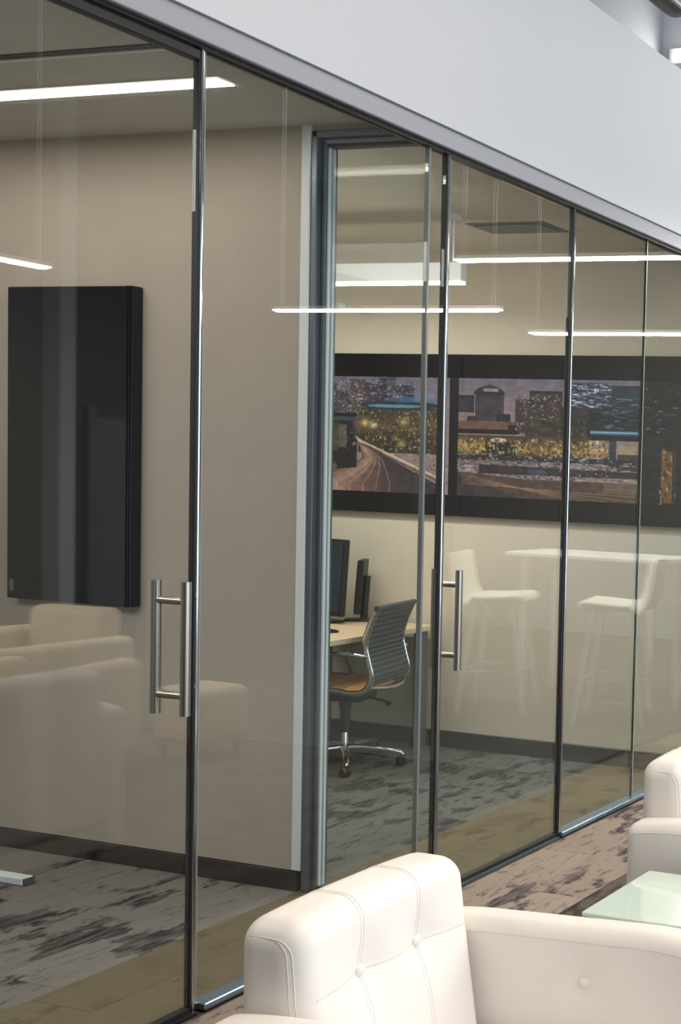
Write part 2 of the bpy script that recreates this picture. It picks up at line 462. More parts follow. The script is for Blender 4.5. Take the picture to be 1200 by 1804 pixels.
# floor channel beside the fixed panes
ch = empty('trim_3'); struct(ch)
for y0, y1 in ((P1 + 0.02, P2 - 0.02), (P3 - 0.01, 9.4), (-0.6, 1.85)):
    box('floor_channel', PX - 0.022, PX + 0.034, y0, y1, 0.0, 0.022, 'chan', ch, 0.003)
box('threshold', PX - 0.02, PX + 0.026, P2, P3 - 0.02, -0.004, 0.003, 'frame', ch)
box('threshold', PX - 0.02, PX + 0.026, 1.86, P1, -0.004, 0.003, 'gasket', ch)

# framed glass between the middle wall and the partition
w5 = empty('window_5'); struct(w5)
box('jamb', -3.343, -3.318, YW, YW + 0.10, 0.0, 2.80, 'frame', w5, 0.003)
box('jamb_stop', -3.318, -3.300, YW + 0.025, YW + 0.085, 0.0, 2.765, 'frame', w5, 0.002)
box('jamb_bead', -3.300, -3.292, YW + 0.035, YW + 0.065, 0.0, 2.755, 'alu_white', w5)
box('frame_head', -3.343, PX - 0.02, YW, YW + 0.10, 2.775, 2.80, 'frame', w5, 0.003)
box('head_stop', -3.318, PX - 0.02, YW + 0.025, YW + 0.085, 2.757, 2.775, 'frame', w5, 0.002)
box('head_bead', -3.300, PX - 0.02, YW + 0.035, YW + 0.065, 2.746, 2.757, 'gasket', w5)
box('pane', -3.292, PX - 0.012, YW + 0.044, YW + 0.054, 0.02, 2.746, 'glass_low', w5)
box('floor_channel', -3.30, PX - 0.012, YW + 0.035, YW + 0.065, 0.0, 0.02, 'frame', w5)

# ------------------------------------------------------------------ dark display on the middle wall
tv = empty('wall_display', (-4.42, YW - 0.03, 1.02))
tag(tv, 'tall black display panel hung upright on the taupe wall of the left room', 'display')
x0, x1, z1 = -0.312, 0.312, 1.222
box('housing', x0, x1, -0.014, 0.03, 0.0, z1, 'bezel', tv, 0.003)
box('screen', x0 + 0.006, x1 - 0.030, -0.0165, -0.0138, 0.006, z1 - 0.006, 'screen_off', tv)
for q in (0.012, 0.024):
    box('edge_trim', x1 - q - 0.004, x1 - q, -0.0175, -0.0138, 0.0, z1, 'bezel', tv)
box('badge', x0 + 0.018, x0 + 0.040, -0.0178, -0.0163, 0.028, 0.075, 'grey_metal', tv)

# ------------------------------------------------------------------ night city picture on the rear wall
def paint():
    """the picture shown on the two screens, painted on a fine grid in millimetres of wall"""
    U0, U1, V0, V1 = 480, 1212, 660, 888
    nx, ny = 732, 228
    u, v = np.meshgrid(np.arange(nx) + U0 + 0.5, np.arange(ny) + V0 + 0.5)
    rng = np.random.default_rng(5)
    im = np.zeros((ny, nx, 3))
    def put(mask, c, a=1.0):
        a = a * mask if not isinstance(a, np.ndarray) else a * mask
        im[:] = im * (1 - a[..., None]) + np.array(c, float) * a[..., None]
    def fill(x0, x1, y0, y1, c, a):
        i0, i1, j0, j1 = int(round(y0 - V0)), int(round(y1 - V0)), int(round(x0 - U0)), int(round(x1 - U0))
        i0, j0 = max(i0, 0), max(j0, 0); i1, j1 = max(i1, i0 + 1), max(j1, j0 + 1)
        im[i0:i1, j0:j1] = im[i0:i1, j0:j1] * (1 - a) + np.array(c, float) * a
    def rect(x0, x1, y0, y1): return ((u >= x0) & (u < x1) & (v >= y0) & (v < y1)).astype(float)
    def smooth_noise(sx, sy):
        n = rng.random((int(ny / sy) + 3, int(nx / sx) + 3))
        iy = (v - V0) / sy; ix = (u - U0) / sx
        a, b2 = iy.astype(int), ix.astype(int); fy, fx = iy - a, ix - b2
        return (n[a, b2] * (1 - fy) * (1 - fx) + n[a + 1, b2] * fy * (1 - fx) + n[a, b2 + 1] * (1 - fy) * fx + n[a + 1, b2 + 1] * fy * fx)
    def glow(x, y, r, c, a=1.0): put(np.exp(-(((u - x) ** 2 + (v - y) ** 2) / (r * r))), c, a)
    def lights(x0, x1, y0, y1, n, cols, w=(1, 3), h=(1, 2), a=(0.4, 0.95)):
        for _ in range(n):
            x = rng.uniform(x0, x1); y = rng.uniform(y0, y1)
            fill(x, x + rng.uniform(*w), y, y + rng.uniform(*h), cols[rng.integers(len(cols))], rng.uniform(*a))
    # dusk sky
    t = np.clip((v - 662) / 90, 0, 1)[..., None]
    im[:] = np.array((128, 114, 134)) * (1 - t) + np.array((168, 138, 134)) * t
    # ---------------- left screen
    put(rect(480, 742, 700, 790), (66, 60, 72))
    for x0, x1, y0, c in ((480, 530, 672, (78, 66, 84)), (530, 566, 680, (70, 62, 80)), (566, 598, 676, (92, 76, 92)), (598, 624, 690, (84, 72, 88)), (624, 652, 668, (104, 88, 86)),
                          (652, 678, 674, (86, 70, 90)), (678, 692, 664, (68, 60, 78)), (692, 708, 662, (96, 82, 98)), (708, 742, 678, (72, 70, 92))):
        put(rect(x0, x1, y0, 760), c)
    lights(484, 742, 668, 732, 1100, [(190, 176, 200), (214, 190, 206), (150, 132, 160), (226, 214, 196), (60, 50, 66), (52, 46, 62), (206, 150, 176)], (1, 4), (1, 2.4), (0.35, 0.85))
    lights(624, 652, 690, 735, 70, [(214, 190, 140), (196, 168, 120)], (1, 3))
    put(rect(716, 742, 700, 712), (70, 130, 190), 0.7); put(rect(745, 780, 695, 706), (120, 150, 190), 0.6)
    put(rect(640, 800, 722, 808), (74, 60, 44))
    put(np.exp(-((v - 752) / 22) ** 2) * rect(636, 800, 722, 806), (150, 116, 62), 0.65)
    lights(640, 800, 724, 800, 1100, [(214, 176, 96), (176, 138, 70), (52, 44, 36), (44, 38, 34), (232, 206, 140), (120, 92, 54), (90, 100, 104), (36, 32, 32), (58, 50, 44)], (1, 3), (1, 6), (0.3, 0.85))
    el = (((u - 716) / 74) ** 2 + ((v - 717) / 9) ** 2 < 1).astype(float)
    put(el, (44, 66, 78)); put((((u - 706) / 50) ** 2 + ((v - 718) / 3.4) ** 2 < 1).astype(float), (120, 168, 184), 0.9)
    put((((u - 724) / 34) ** 2 + ((v - 706) / 5) ** 2 < 1).astype(float), (60, 120, 176), 0.55)
    put(rect(742, 790, 703, 710) , (104, 130, 150), 0.8)
    glow(652, 752, 7, (250, 206, 120)); glow(668, 756, 6, (244, 214, 160)); glow(724, 748, 7, (220, 190, 100)); glow(720, 790, 8, (190, 160, 80))
    put(rect(480, 637, 733, 740), (24, 28, 34)); put(rect(480, 632, 740, 748), (60, 84, 102)); put(rect(480, 630, 748, 832), (34, 32, 34))
    put(rect(580, 587, 772, 806), (226, 162, 70), 0.9); put(rect(588, 604, 752, 806), (120, 92, 44), 0.8); put(rect(604, 618, 756, 800), (130, 124, 108), 0.8)
    lights(484, 626, 750, 820, 120, [(150, 128, 80), (80, 84, 84), (26, 26, 30), (180, 150, 90), (100, 104, 100)], (2, 6), (2, 8), (0.25, 0.6))
    put(rect(480, 600, 826, 836), (120, 40, 34), 0.8); put(rect(480, 586, 818, 824), (190, 176, 160), 0.7)
    # road sweeping to the lower left
    s = np.clip((v - 778) / 90, 0, 1)
    left = 634 + 14 * np.sin(s * 3.1) - 150 * np.clip(s - 0.45, 0, 1) ** 1.2 * 1.6; right = 640 + 120 * s + 34 * s ** 2
    road = ((u > left) & (u < right) & (v > 778)).astype(float)
    put(((u < 640) & (v > 832)).astype(float), (146, 96, 80))
    q = np.clip((u - left) / np.maximum(right - left, 1), 0, 1)
    for i in range(3): im[..., i] = im[..., i] * (1 - road) + road * np.interp(q, [0, 0.28, 0.5, 0.7, 1], [[120, 190, 132, 88, 70], [76, 142, 92, 70, 60], [66, 120, 82, 70, 66]][i])
    for k in range(7):
        xx = left + (right - left) * (0.12 + 0.09 * k)
        put((np.abs(u - xx) < 1.1).astype(float) * road, (226, 176, 146), 0.45)
    put(((u > 640) & (np.abs(v - (784 + (u - 640) * 0.46)) < 2.2) & (u < 800)).astype(float), (238, 206, 160), 0.85)
    put(((u > 640) & (np.abs(v - (790 + (u - 640) * 0.46)) < 1.5) & (u < 800)).astype(float), (120, 84, 70), 0.9)
    put(((u > 600) & (u < 638) & (v > 790 + (638 - u) * 0.9) & (v < 842 - (u - 600) * 0.1)).astype(float), (34, 30, 36), 0.92)
    lights(690, 800, 792, 812, 60, [(240, 226, 200), (90, 96, 150), (220, 180, 120), (40, 36, 40)], (1, 5), (1, 2.5))
    lights(742, 805, 812, 862, 90, [(150, 110, 110), (60, 52, 60), (40, 36, 44), (190, 150, 140)], (1, 4), (1, 3))
    # ---------------- right screen
    R = rect(815, 1212, 655, 890)
    put(rect(815, 850, 700, 760), (58, 54, 68)); put(rect(815, 850, 694, 700), (40, 38, 48))
    put((((u - 836) / 30) ** 2 + ((v - 738) / 12) ** 2 < 1).astype(float), (196, 164, 136), 0.7)
    put(rect(852, 902, 690, 752), (66, 58, 72)); put((((u - 876) / 27) ** 2 + ((v - 692) / 16) ** 2 < 1).astype(float) * (v < 693), (58, 52, 64))
    put(rect(849, 903, 688, 692), (36, 32, 42)); put(((np.abs(u - 877) < (v - 672) * 0.9) & (v < 684) & (v > 672)).astype(float), (62, 56, 68))
    put(rect(866, 892, 681, 687), (196, 186, 190), 0.7)
    for k in range(9): put(rect(855 + k * 5.2, 857 + k * 5.2, 696, 748), (98, 84, 96), 0.7)
    put(rect(838, 856, 733, 750), (54, 48, 56)); put(rect(890, 914, 728, 748), (44, 38, 46))
    put(((v > 742) & (v < 764)).astype(float) * rect(820, 945, 742, 764), (134, 96, 78))
    put(rect(820, 925, 757, 766), (28, 24, 26)); put(rect(910, 930, 748, 765), (30, 26, 30))
    put(rect(922, 946, 700, 760), (80, 66, 72)); put(rect(946, 1002, 684, 780), (74, 58, 56)); put(rect(946, 1000, 684, 688), (44, 38, 46))
    lights(923, 1000, 690, 755, 420, [(214, 190, 180), (180, 140, 126), (110, 86, 82), (48, 38, 42), (48, 38, 42)], (1, 4), (1, 3), (0.4, 0.85))
    put(rect(940, 1050, 738, 800), (74, 64, 48)); put(rect(1000, 1050, 712, 790), (62, 56, 52), 0.9)
    lights(940, 1050, 735, 795, 420, [(96, 84, 58), (58, 50, 40), (130, 110, 70), (46, 42, 38)], (2, 6), (2, 8), (0.3, 0.6))
    put(rect(1006, 1084, 668, 714), (52, 58, 80)); lights(1008, 1082, 668, 712, 260, [(176, 186, 214), (214, 220, 240), (110, 126, 160), (38, 42, 60)], (2, 9), (1, 3), (0.4, 0.9))
    put(rect(1046, 1134, 714, 772), (30, 42, 54)); put(rect(1084, 1140, 672, 720), (44, 62, 74))
    lights(1050, 1140, 692, 750, 90, [(84, 124, 150), (130, 170, 196), (50, 76, 96), (24, 34, 44)], (4, 18), (1, 2.4), (0.4, 0.85))
    put(rect(1050, 1130, 754, 761), (74, 130, 170), 0.9); put(rect(1050, 1128, 756, 758), (176, 214, 232), 0.8); put(rect(1052, 1136, 762, 772), (20, 28, 36))
    put(rect(820, 1052, 768, 808), (104, 78, 42)); put(np.exp(-((v - 790) / 13) ** 2) * rect(820, 870, 768, 808), (220, 172, 82), 0.8)
    put(np.exp(-((v - 793) / 11) ** 2) * rect(925, 1080, 768, 810), (196, 156, 84), 0.75)
    put(rect(872, 925, 780, 806), (36, 32, 34)); put((((u - 894) / 14) ** 2 + ((v - 777) / 4) ** 2 < 1).astype(float), (222, 206, 176), 0.9)
    lights(822, 1080, 772, 806, 700, [(236, 196, 110), (60, 48, 34), (150, 116, 60), (44, 38, 34), (250, 226, 160)], (1, 5), (1, 6), (0.3, 0.75))
    put(rect(1082, 1094, 772, 818), (58, 70, 84)); put(rect(1098, 1126, 780, 796), (176, 158, 124)); put(rect(1096, 1130, 796, 826), (84, 72, 66))
    put(rect(820, 1142, 806, 815), (50, 50, 58)); put(rect(820, 960, 815, 824), (140, 118, 100), 0.8)
    lights(820, 1130, 804, 850, 800, [(90, 86, 100), (36, 34, 40), (170, 170, 190), (60, 56, 66), (206, 196, 190)], (2, 8), (1, 3), (0.35, 0.8))
    put(((v > 822 + (u - 820) * 0.02) & (v < 840)).astype(float) * rect(860, 1130, 820, 842), (34, 32, 38), 0.75)
    put((((u - 962) / 16) ** 2 + ((v - 834) / 6) ** 2 < 1).astype(float), (96, 120, 150), 0.5)
    lights(1000, 1080, 824, 842, 60, [(190, 190, 210), (120, 120, 136), (30, 30, 36)], (1, 3), (1, 3))
    curve = 836 + 0.10 * (u - 820) + 0.00006 * (u - 960) ** 2
    rd = ((v > np.minimum(curve, 848)) & (v < 890)).astype(float) * rect(820, 1140, 830, 890)
    put(rd, (104, 78, 68)); put(rd * (v > 838 + (u - 820) * 0.42).astype(float), (74, 64, 66))
    for k in range(5): put((np.abs(v - (840 + k * 5 + (u - 820) * (0.22 - 0.045 * k))) < 1.0).astype(float) * rd * (u > 830), (196, 140, 110), 0.5)
    put(rect(1074, 1140, 848, 868), (150, 124, 96), 0.6)
    # dark tower at the right end of the picture
    put(((u > 1130)).astype(float), (24, 26, 32))
    lights(1132, 1210, 664, 760, 90, [(54, 66, 80), (90, 104, 124), (34, 40, 50), (130, 146, 170)], (2, 8), (1, 3), (0.3, 0.8))
    put(rect(1168, 1190, 786, 880), (166, 112, 52), 0.8); lights(1164, 1192, 780, 884, 60, [(214, 150, 70), (60, 44, 30), (30, 26, 24)], (1, 4), (3, 10)); put(rect(1186, 1189, 780, 886), (26, 24, 26))
    g_ = im.mean(-1, keepdims=True); im[:] = 0.72 * im + 0.28 * g_
    im[:] = 255 * (np.clip(im, 0, 255) / 255) ** 1.22
    # soft photographic grain
    im += (smooth_noise(7, 5)[..., None] - 0.5) * 26
    return np.clip(im, 4, 255), U0, U1, V0, V1

def picture_material():
    m = bpy.data.materials.new('night city picture'); m.use_nodes = True
    nt = m.node_tree; b = nt.nodes['Principled BSDF']
    a = nt.nodes.new('ShaderNodeVertexColor'); a.layer_name = 'picture'
    nt.links.new(a.outputs[0], b.inputs['Emission Color']); b.inputs['Emission Strength'].default_value = 0.9
    b.inputs['Base Color'].default_value = (0.01, 0.01, 0.012, 1); b.inputs['Roughness'].default_value = 0.25
    return m
IMG, U0, U1, V0, V1 = paint()
pm = picture_material()
# wall coordinates of picture columns and rows (metres), linear over the wall
def wall_x(u): return -5.28 + (u - 565) * (2.077 / 565.0)
ZT, ZB = 2.110, 1.452
def picture(name, ua, ub, parent, y):
    us = np.arange(ua, ub + 1); rows = np.arange(662, 884)
    nx, ny = len(us) - 1, len(rows) - 1
    uu, rr = np.meshgrid(us, rows)
    zz = ZT + (ZB - ZT) * (rr - 662) / 220.0
    verts = np.stack([wall_x(uu), np.full(uu.shape, y), zz], -1).reshape(-1, 3)
    ii, jj = np.meshgrid(np.arange(nx), np.arange(ny)); a0 = (jj * (nx + 1) + ii).ravel()
    faces = np.stack([a0, a0 + 1, a0 + nx + 2, a0 + nx + 1], -1)
    me = bpy.data.meshes.new(name); me.from_pydata(verts.tolist(), [], faces.tolist())
    ca = me.color_attributes.new('picture', 'FLOAT_COLOR', 'POINT')
    c = IMG[np.clip(rr - V0, 0, IMG.shape[0] - 1), np.clip(uu - U0, 0, IMG.shape[1] - 1)] / 255.0
    c = np.where(c <= 0.04045, c / 12.92, ((c + 0.055) / 1.055) ** 2.4)
    cols = np.concatenate([c, np.ones(c.shape[:2] + (1,))], -1).astype(np.float32)
    ca.data.foreach_set('color', cols.ravel())
    return link(name, me, pm, parent)
for ua, ub, xa_, xb_, lab in ((484, 806, -5.72, -4.318, 'wide black wall screen showing a stadium and curving road at night'),
                              (822, 1204, -4.316, -2.93, 'wide black wall screen showing a domed tower and blue lit buildings at night')):
    w = empty('wall_screen', ((xa_ + xb_) / 2, YR, 1.33)); tag(w, lab, 'screen')
    ox, oy, oz = w.location
    def part(name, x0, x1, y0, y1, z0, z1, m, bev=0.0):
        return box(name, x0 - ox, x1 - ox, y0 - oy, y1 - oy, z0 - oz, z1 - oz, m, w, bev)
    part('housing', xa_, xb_, YR - 0.030, YR, 1.331, 2.243, 'bezel', 0.002)
    part('top_border', xa_ + 0.004, xb_ - 0.004, YR - 0.034, YR - 0.028, 2.114, 2.239, 'screen_off')
    part('bottom_border', xa_ + 0.004, xb_ - 0.004, YR - 0.034, YR - 0.028, 1.335, 1.448, 'screen_off')
    p = picture('picture', ua, ub, w, YR - 0.0335); p.location = (-ox, -oy, -oz)

# ------------------------------------------------------------------ ceiling fittings of the rooms
cl = tag(empty('linear_ceiling_light', (-4.20, 3.26, ZC)), 'long warm recessed light strip in the ceiling of the left room', 'light')
box('trim_frame', -1.02, 0.965, -0.050, 0.050, -0.004, 0.002, 'white_metal', cl)
box('diffuser', -1.0, 0.945, -0.036, 0.036, -0.007, -0.002, 'lamp_warm', cl)
la = area('strip_glow_and_fill', (-4.2, 3.26, ZC - 0.02), (0, 0, 0), 1.9, 0.07, 6, (1.0, 0.93, 0.84))
la2 = area('strip_glow_and_fill', (-4.4, 1.3, ZC - 0.02), (0, 0, 0), 2.4, 1.2, 52, (1.0, 0.95, 0.90))  # fill away from the strip, added to light the wall evenly
sd = tag(empty('slot_diffuser', (-3.95, 2.95, ZC)), 'dark air slot in the left room ceiling beside the light strip', 'vent')
box('slot', -1.2, 0.77, -0.016, 0.010, -0.004, 0.002, 'gasket', sd)
box('slot_trim', -1.2, 0.77, 0.010, 0.026, -0.008, 0.002, 'white_metal', sd)

def pendant(name, label, loc, length, mlamp, along='x', rod=None, group=None, h=0.022, w=0.05, rods=True, ztop=4.6):
    p = tag(empty(name, loc), label, 'light', group)
    if along == 'y': p.rotation_euler = (0, 0, math.pi / 2)
    L2 = length / 2
    box('housing', -L2, L2, -w / 2, w / 2, 0.0, h, 'white_metal', p, 0.003)
    box('diffuser', -L2 + 0.004, L2 - 0.004, -w / 2 + 0.003, w / 2 - 0.003, -0.012, 0.001, mlamp, p)
    if rods:
        for s in (-1, 1):
            tb('rod', [(s * (L2 - 0.06), 0, h), (s * (L2 - 0.06), 0, ztop - loc[2])], 0.005, 'white_metal', p, 8)
            tb('canopy', [(s * (L2 - 0.06), 0, ztop - loc[2] - 0.02), (s * (L2 - 0.06), 0, ztop - loc[2])], 0.035, 'white_metal', p, 12)
    return p
pendant('pendant_light', 'white linear pendant hanging in the right room above the desk', (-4.50, 5.15, 2.50), 1.58, 'lamp_white', h=0.09, w=0.045, ztop=ZC)
la3 = area('pendant_glow', (-4.6, 5.15, 2.48), (0, 0, 0), 1.5, 0.05, 19, (1.0, 0.95, 0.88))
la5 = area('ceiling_fill', (-3.9, 4.35, ZC - 0.02), (0, 0, 0), 1.2, 0.6, 16, (1.0, 0.96, 0.90))  # added fill with no fitting, lifts the lower right wall
la4 = area('ceiling_fill', (-5.8, 4.9, ZC - 0.02), (0, 0, 0), 1.2, 0.6, 15, (1.0, 0.95, 0.88))  # second fill light, no fitting modelled
s1 = tag(empty('ceiling_sensor', (-5.05, 5.9, 2.50)), 'small white round sensor high on the beige wall of the right room', 'sensor')
bm = bmesh.new(); lathe(bm, [(0.016, -0.02), (0.022, -0.01), (0.022, 0.012), (0.012, 0.02)], 14); obj('dome', bm, 'sensor', s1, True)
box('bracket', -0.008, 0.008, 0.0, 0.13, -0.008, 0.008, 'sensor', s1)
ap = tag(empty('access_panel', (-3.62, 5.45, ZC)), 'square metal panel in the ceiling of the right room', 'vent')
box('panel', -0.19, 0.19, -0.09, 0.09, -0.010, 0.002, 'frame', ap, 0.003)
box('frame', -0.22, 0.22, -0.12, 0.12, -0.005, 0.002, 'grey_metal', ap, 0.002)

# ------------------------------------------------------------------ lounge pendants (seen mirrored in the glass)
G = 'linear pendants in the lounge'
pendant('pendant_light', 'white linear pendant mirrored highest at the right of the glass', (-1.50, 7.16, 3.0), 1.92, 'lamp_white', group=G)
pendant('pendant_light', 'white linear pendant mirrored across the metal frame of the wall end', (0.456, 7.70, 2.75), 1.96, 'lamp_white', group=G)
pendant('pendant_light', 'white linear pendant mirrored just above the domed tower screen', (-0.95, 9.0, 2.75), 2.04, 'lamp_white', group=G)
pendant('pendant_light', 'white linear pendant mirrored at far left beside the black display', (1.50, 4.6, 2.75), 2.65, 'lamp_white', 'y', group=G)

for loc, ln, rz, w_ in (((-1.50, 7.16, 2.98), 1.85, 0, 70), ((0.456, 7.70, 2.73), 1.9, 0, 34), ((-0.95, 9.0, 2.73), 1.95, 0, 40), ((1.50, 4.6, 2.73), 2.6, math.pi / 2, 85)):
    area('pendant_glow', loc, (0, 0, rz), ln, 0.04, w_, (1.0, 0.96, 0.90))

# dark rounded track and wall lamp above the bulkhead
tr = tag(empty('track_rail', (-2.73, 4.4, 3.78)), 'dark metal rail with rounded end above the white bulkhead', 'light rail')
tb('rail', [(0, -1.5, 0.0), (0, 0.9, 0.0), (0.0, 0.96, 0.002), (0, 0.985, 0.006)], [0.05, 0.05, 0.044, 0.02], 'dark_edge', tr, 16, flat=(1.0, 0.5))
tb('top_cover', [(0.012, -1.5, 0.022), (0.012, 0.93, 0.022)], 0.030, 'alu_white', tr, 12, flat=(1.0, 0.5))
for y in (-1.2, 0.4): tb('rod', [(0, y, 0.02), (0, y, 0.82)], 0.005, 'grey_metal', tr, 8)
wl = tag(empty('wall_light', (-3.2, 6.88, 4.13)), 'small bright white lamp on the wall above the bulkhead corner', 'light')
box('housing', -0.33, 0.33, -0.03, 0.02, -0.04, 0.05, 'white_metal', wl, 0.003)
box('diffuser', -0.29, 0.33, -0.036, -0.028, -0.034, 0.044, 'lamp_white', wl)

# ------------------------------------------------------------------ desk, monitors, keyboard
dk = tag(empty('desk', (-4.8, 5.12, 0.0)), 'pale wood topped desk in the right room under the wall screens', 'desk')
ox, oy = -4.8, 5.12
box('desktop', -0.42, 0.340, -0.95, 0.87, 0.678, 0.706, 'desk', dk, 0.004)
box('edge_band', 0.340, 0.347, -0.95, 0.87, 0.676, 0.705, 'desk_edge', dk, 0.002)
for x, y in ((0.29, 0.82), (-0.36, 0.82), (-0.36, -0.85), (0.28, -0.85)):
    lg = box('leg', x - 0.028, x + 0.028, y - 0.028, y + 0.028, 0.012, 0.678, 'grey_metal', dk, 0.004)
    tb('foot', [(x, y, 0.0), (x, y, 0.014)], 0.038, 'grey_metal', lg, 14)
box('modesty_panel', -0.40, -0.385, -0.83, 0.64, 0.30, 0.678, 'grey_metal', dk)
box('cross_beam', -0.05, 0.0, -0.83, 0.64, 0.63, 0.678, 'grey_metal', dk)

def monitor(loc, rz, w, h, label, lean=0.06):
    m_ = tag(empty('monitor', loc, rz), label, 'monitor', 'desktop monitors')
    bm = bmesh.new(); bx(bm, -w / 2, w / 2, -0.012, 0.022, 0.0, h, 0.004)
    hs = obj('housing', bm, 'black', m_); hs.location = (0, 0, 0.045); hs.rotation_euler = (-lean, 0, 0)
    sc = box('screen', -w / 2 + 0.012, w / 2 - 0.012, -0.0145, -0.0118, 0.022, h - 0.012, 'screen_blue', m_)
    sc.location = (0, 0, 0.045); sc.rotation_euler = (-lean, 0, 0)
    tb('neck', [(0, 0.03, 0.02), (0, 0.045, 0.26)], 0.02, 'black', m_, 10)
    bm = bmesh.new(); bx(bm, -w * 0.30, w * 0.30, -0.07, 0.085, 0.0, 0.014, 0.006, 2); obj('stand_base', bm, 'black', m_, True)
    return m_
monitor((-5.065, 5.745, 0.706), math.radians(-13), 0.46, 0.43, 'black monitor standing nearest on the desk, showing a dark blue screen')
monitor((-4.905, 5.90, 0.706), math.radians(-60), 0.16, 0.31, 'narrow black monitor edge showing behind the first desk monitor')
kb = tag(empty('keyboard', (-4.75, 5.27, 0.706), math.radians(70)), 'thin dark keyboard lying on the pale desk', 'keyboard')
box('body', -0.19, 0.19, -0.06, 0.06, 0.0, 0.012, 'black', kb, 0.004)
for r in range(4):
    box('key_row', -0.18, 0.18, -0.052 + r * 0.027, -0.030 + r * 0.027, 0.011, 0.016, 'gasket', kb, 0.002)

# ------------------------------------------------------------------ office chair
oc = tag(empty('office_chair', (-4.585, 5.43, 0.0), math.radians(193)), 'black ribbed office chair with chrome frame and tan seat at the desk', 'chair')
prof = smooth_path([(x + 0.035, 0.0, z) for x, z in ((0.27, 0.420), (0.245, 0.447), (0.10, 0.443), (-0.08, 0.434), (-0.18, 0.424), (-0.245, 0.446), (-0.272, 0.51),
                    (-0.252, 0.60), (-0.238, 0.68), (-0.262, 0.78), (-0.30, 0.868))], 6)
HW = 0.205
def sling(i0, i1, ribs, m, name, off=0.008):
    """ribbed sling between the side rails"""
    bm = bmesh.new(); pts = prof[i0:i1]
    dense = []
    for a, b_ in zip(pts, pts[1:]):
        for s in range(4): dense.append(a.lerp(b_, s / 4))
    dense.append(pts[-1])
    rows = []
    n = len(dense)
    for k, p in enumerate(dense):
        t = (dense[min(k + 1, n - 1)] - dense[max(k - 1, 0)]).normalized()
        nr = Vector((-t.z, 0, t.x))
        if nr.z < 0 and abs(nr.z) > abs(nr.x): nr = -nr
        bulge = 0.007 * abs(math.sin(math.pi * k / (n - 1) * ribs))
        rows.append((p, nr, bulge))
    ys = [-HW + 0.006 + (2 * HW - 0.012) * j / 8 for j in range(9)]
    top = [[bm.verts.new(p + nr * (bl + 0.006) + Vector((0, y, 0))) for y in ys] for p, nr, bl in rows]
    bot = [[bm.verts.new(p - nr * (bl + 0.006) + Vector((0, y, 0))) for y in ys] for p, nr, bl in rows]
    for g in (top, bot):
        for A, B in zip(g, g[1:]):
            for j in range(8): bm.faces.new((A[j], A[j + 1], B[j + 1], B[j]))
    for j in range(8):
        bm.faces.new((top[0][j], top[0][j + 1], bot[0][j + 1], bot[0][j])); bm.faces.new((top[-1][j], top[-1][j + 1], bot[-1][j + 1], bot[-1][j]))
    for a in range(n - 1):
        for j in (0, 8): bm.faces.new((top[a][j], top[a + 1][j], bot[a + 1][j], bot[a][j]))
    return obj(name, bm, m, oc, True)
sling(3, 27, 9, 'tan_leather', 'seat')
sling(32, 61, 16, 'black_leather', 'backrest')
for s in (-1, 1):
    tb('side_rail', [p + Vector((0, s * HW, 0)) for p in prof], 0.013, 'chrome', oc, 10, flat=(0.7, 1.25))
tb('top_roll', [(-0.265, -HW - 0.01, 0.868), (-0.265, HW + 0.01, 0.868)], 0.015, 'black_leather', oc, 12)
tb('back_stretcher', smooth_path([(-0.215, -HW, 0.455), (-0.265, -0.08, 0.44), (-0.265, 0.08, 0.44), (-0.215, HW, 0.455)]), 0.010, 'chrome', oc)
for s in (-1, 1):
    a = tb('armrest', smooth_path([(-0.21, s * HW, 0.615), (-0.20, s * (HW + 0.045), 0.628), (-0.08, s * (HW + 0.055), 0.632), (0.06, s * (HW + 0.055), 0.622), (0.13, s * (HW + 0.05), 0.575), (0.10, s * (HW + 0.02), 0.50), (0.06, s * HW, 0.445)]), 0.011, 'chrome', oc)
    tb('arm_pad', [(-0.17, s * (HW + 0.05), 0.640), (0.03, s * (HW + 0.055), 0.638)], 0.013, 'black', a, 10, flat=(1.3, 0.5))
bm = bmesh.new(); bx(bm, -0.13, 0.10, -0.10, 0.10, 0.355, 0.415, 0.02, 3); obj('tilt_mechanism', bm, 'black', oc, True)
tb('seat_crossbar', [(0.02, -HW, 0.425), (0.02, HW, 0.425)], 0.012, 'black', oc)
tb('lever', [(-0.04, 0.09, 0.375), (-0.10, 0.22, 0.372), (-0.12, 0.26, 0.358)], [0.006, 0.007, 0.013], 'black', oc)
tb('lever', [(-0.12, 0.0, 0.375), (-0.22, 0.02, 0.360), (-0.255, 0.03, 0.345)], [0.008, 0.008, 0.015], 'black', oc)
bm = bmesh.new(); lathe(bm, [(0.026, 0.18), (0.026, 0.30), (0.030, 0.30), (0.030, 0.36)], 16); obj('gas_sleeve', bm, 'black', oc, True)
bm = bmesh.new(); lathe(bm, [(0.034, 0.06), (0.036, 0.085), (0.022, 0.11), (0.0165, 0.12), (0.0165, 0.36)], 16); obj('gas_column', bm, 'chrome', oc, True)
st = empty('star_base'); st.parent = oc
for k in range(5):
    a = math.radians(119 + 72 * k)
    c, s = math.cos(a), math.sin(a)
    tb('base_arm', [(c * r, s * r, z) for r, z in ((0.015, 0.098), (0.10, 0.098), (0.22, 0.085), (0.285, 0.072), (0.30, 0.058))], [0.026, 0.022, 0.018, 0.016, 0.012], 'chrome', st, 10, flat=(0.85, 0.8))
    cs = empty('caster'); cs.parent = oc; cs.location = (c * 0.298, s * 0.298, 0); cs.rotation_euler = (0, 0, a + 0.6)
    for q in (-1, 1):
        tb('wheel', [(-0.01, q * 0.006, 0.027), (-0.01, q * 0.012, 0.027), (-0.01, q * 0.021, 0.027)], [0.027, 0.027, 0.022], 'black', cs, 18)
    tb('stem', [(0.0, 0, 0.026), (0.0, 0, 0.064)], 0.008, 'black', cs)

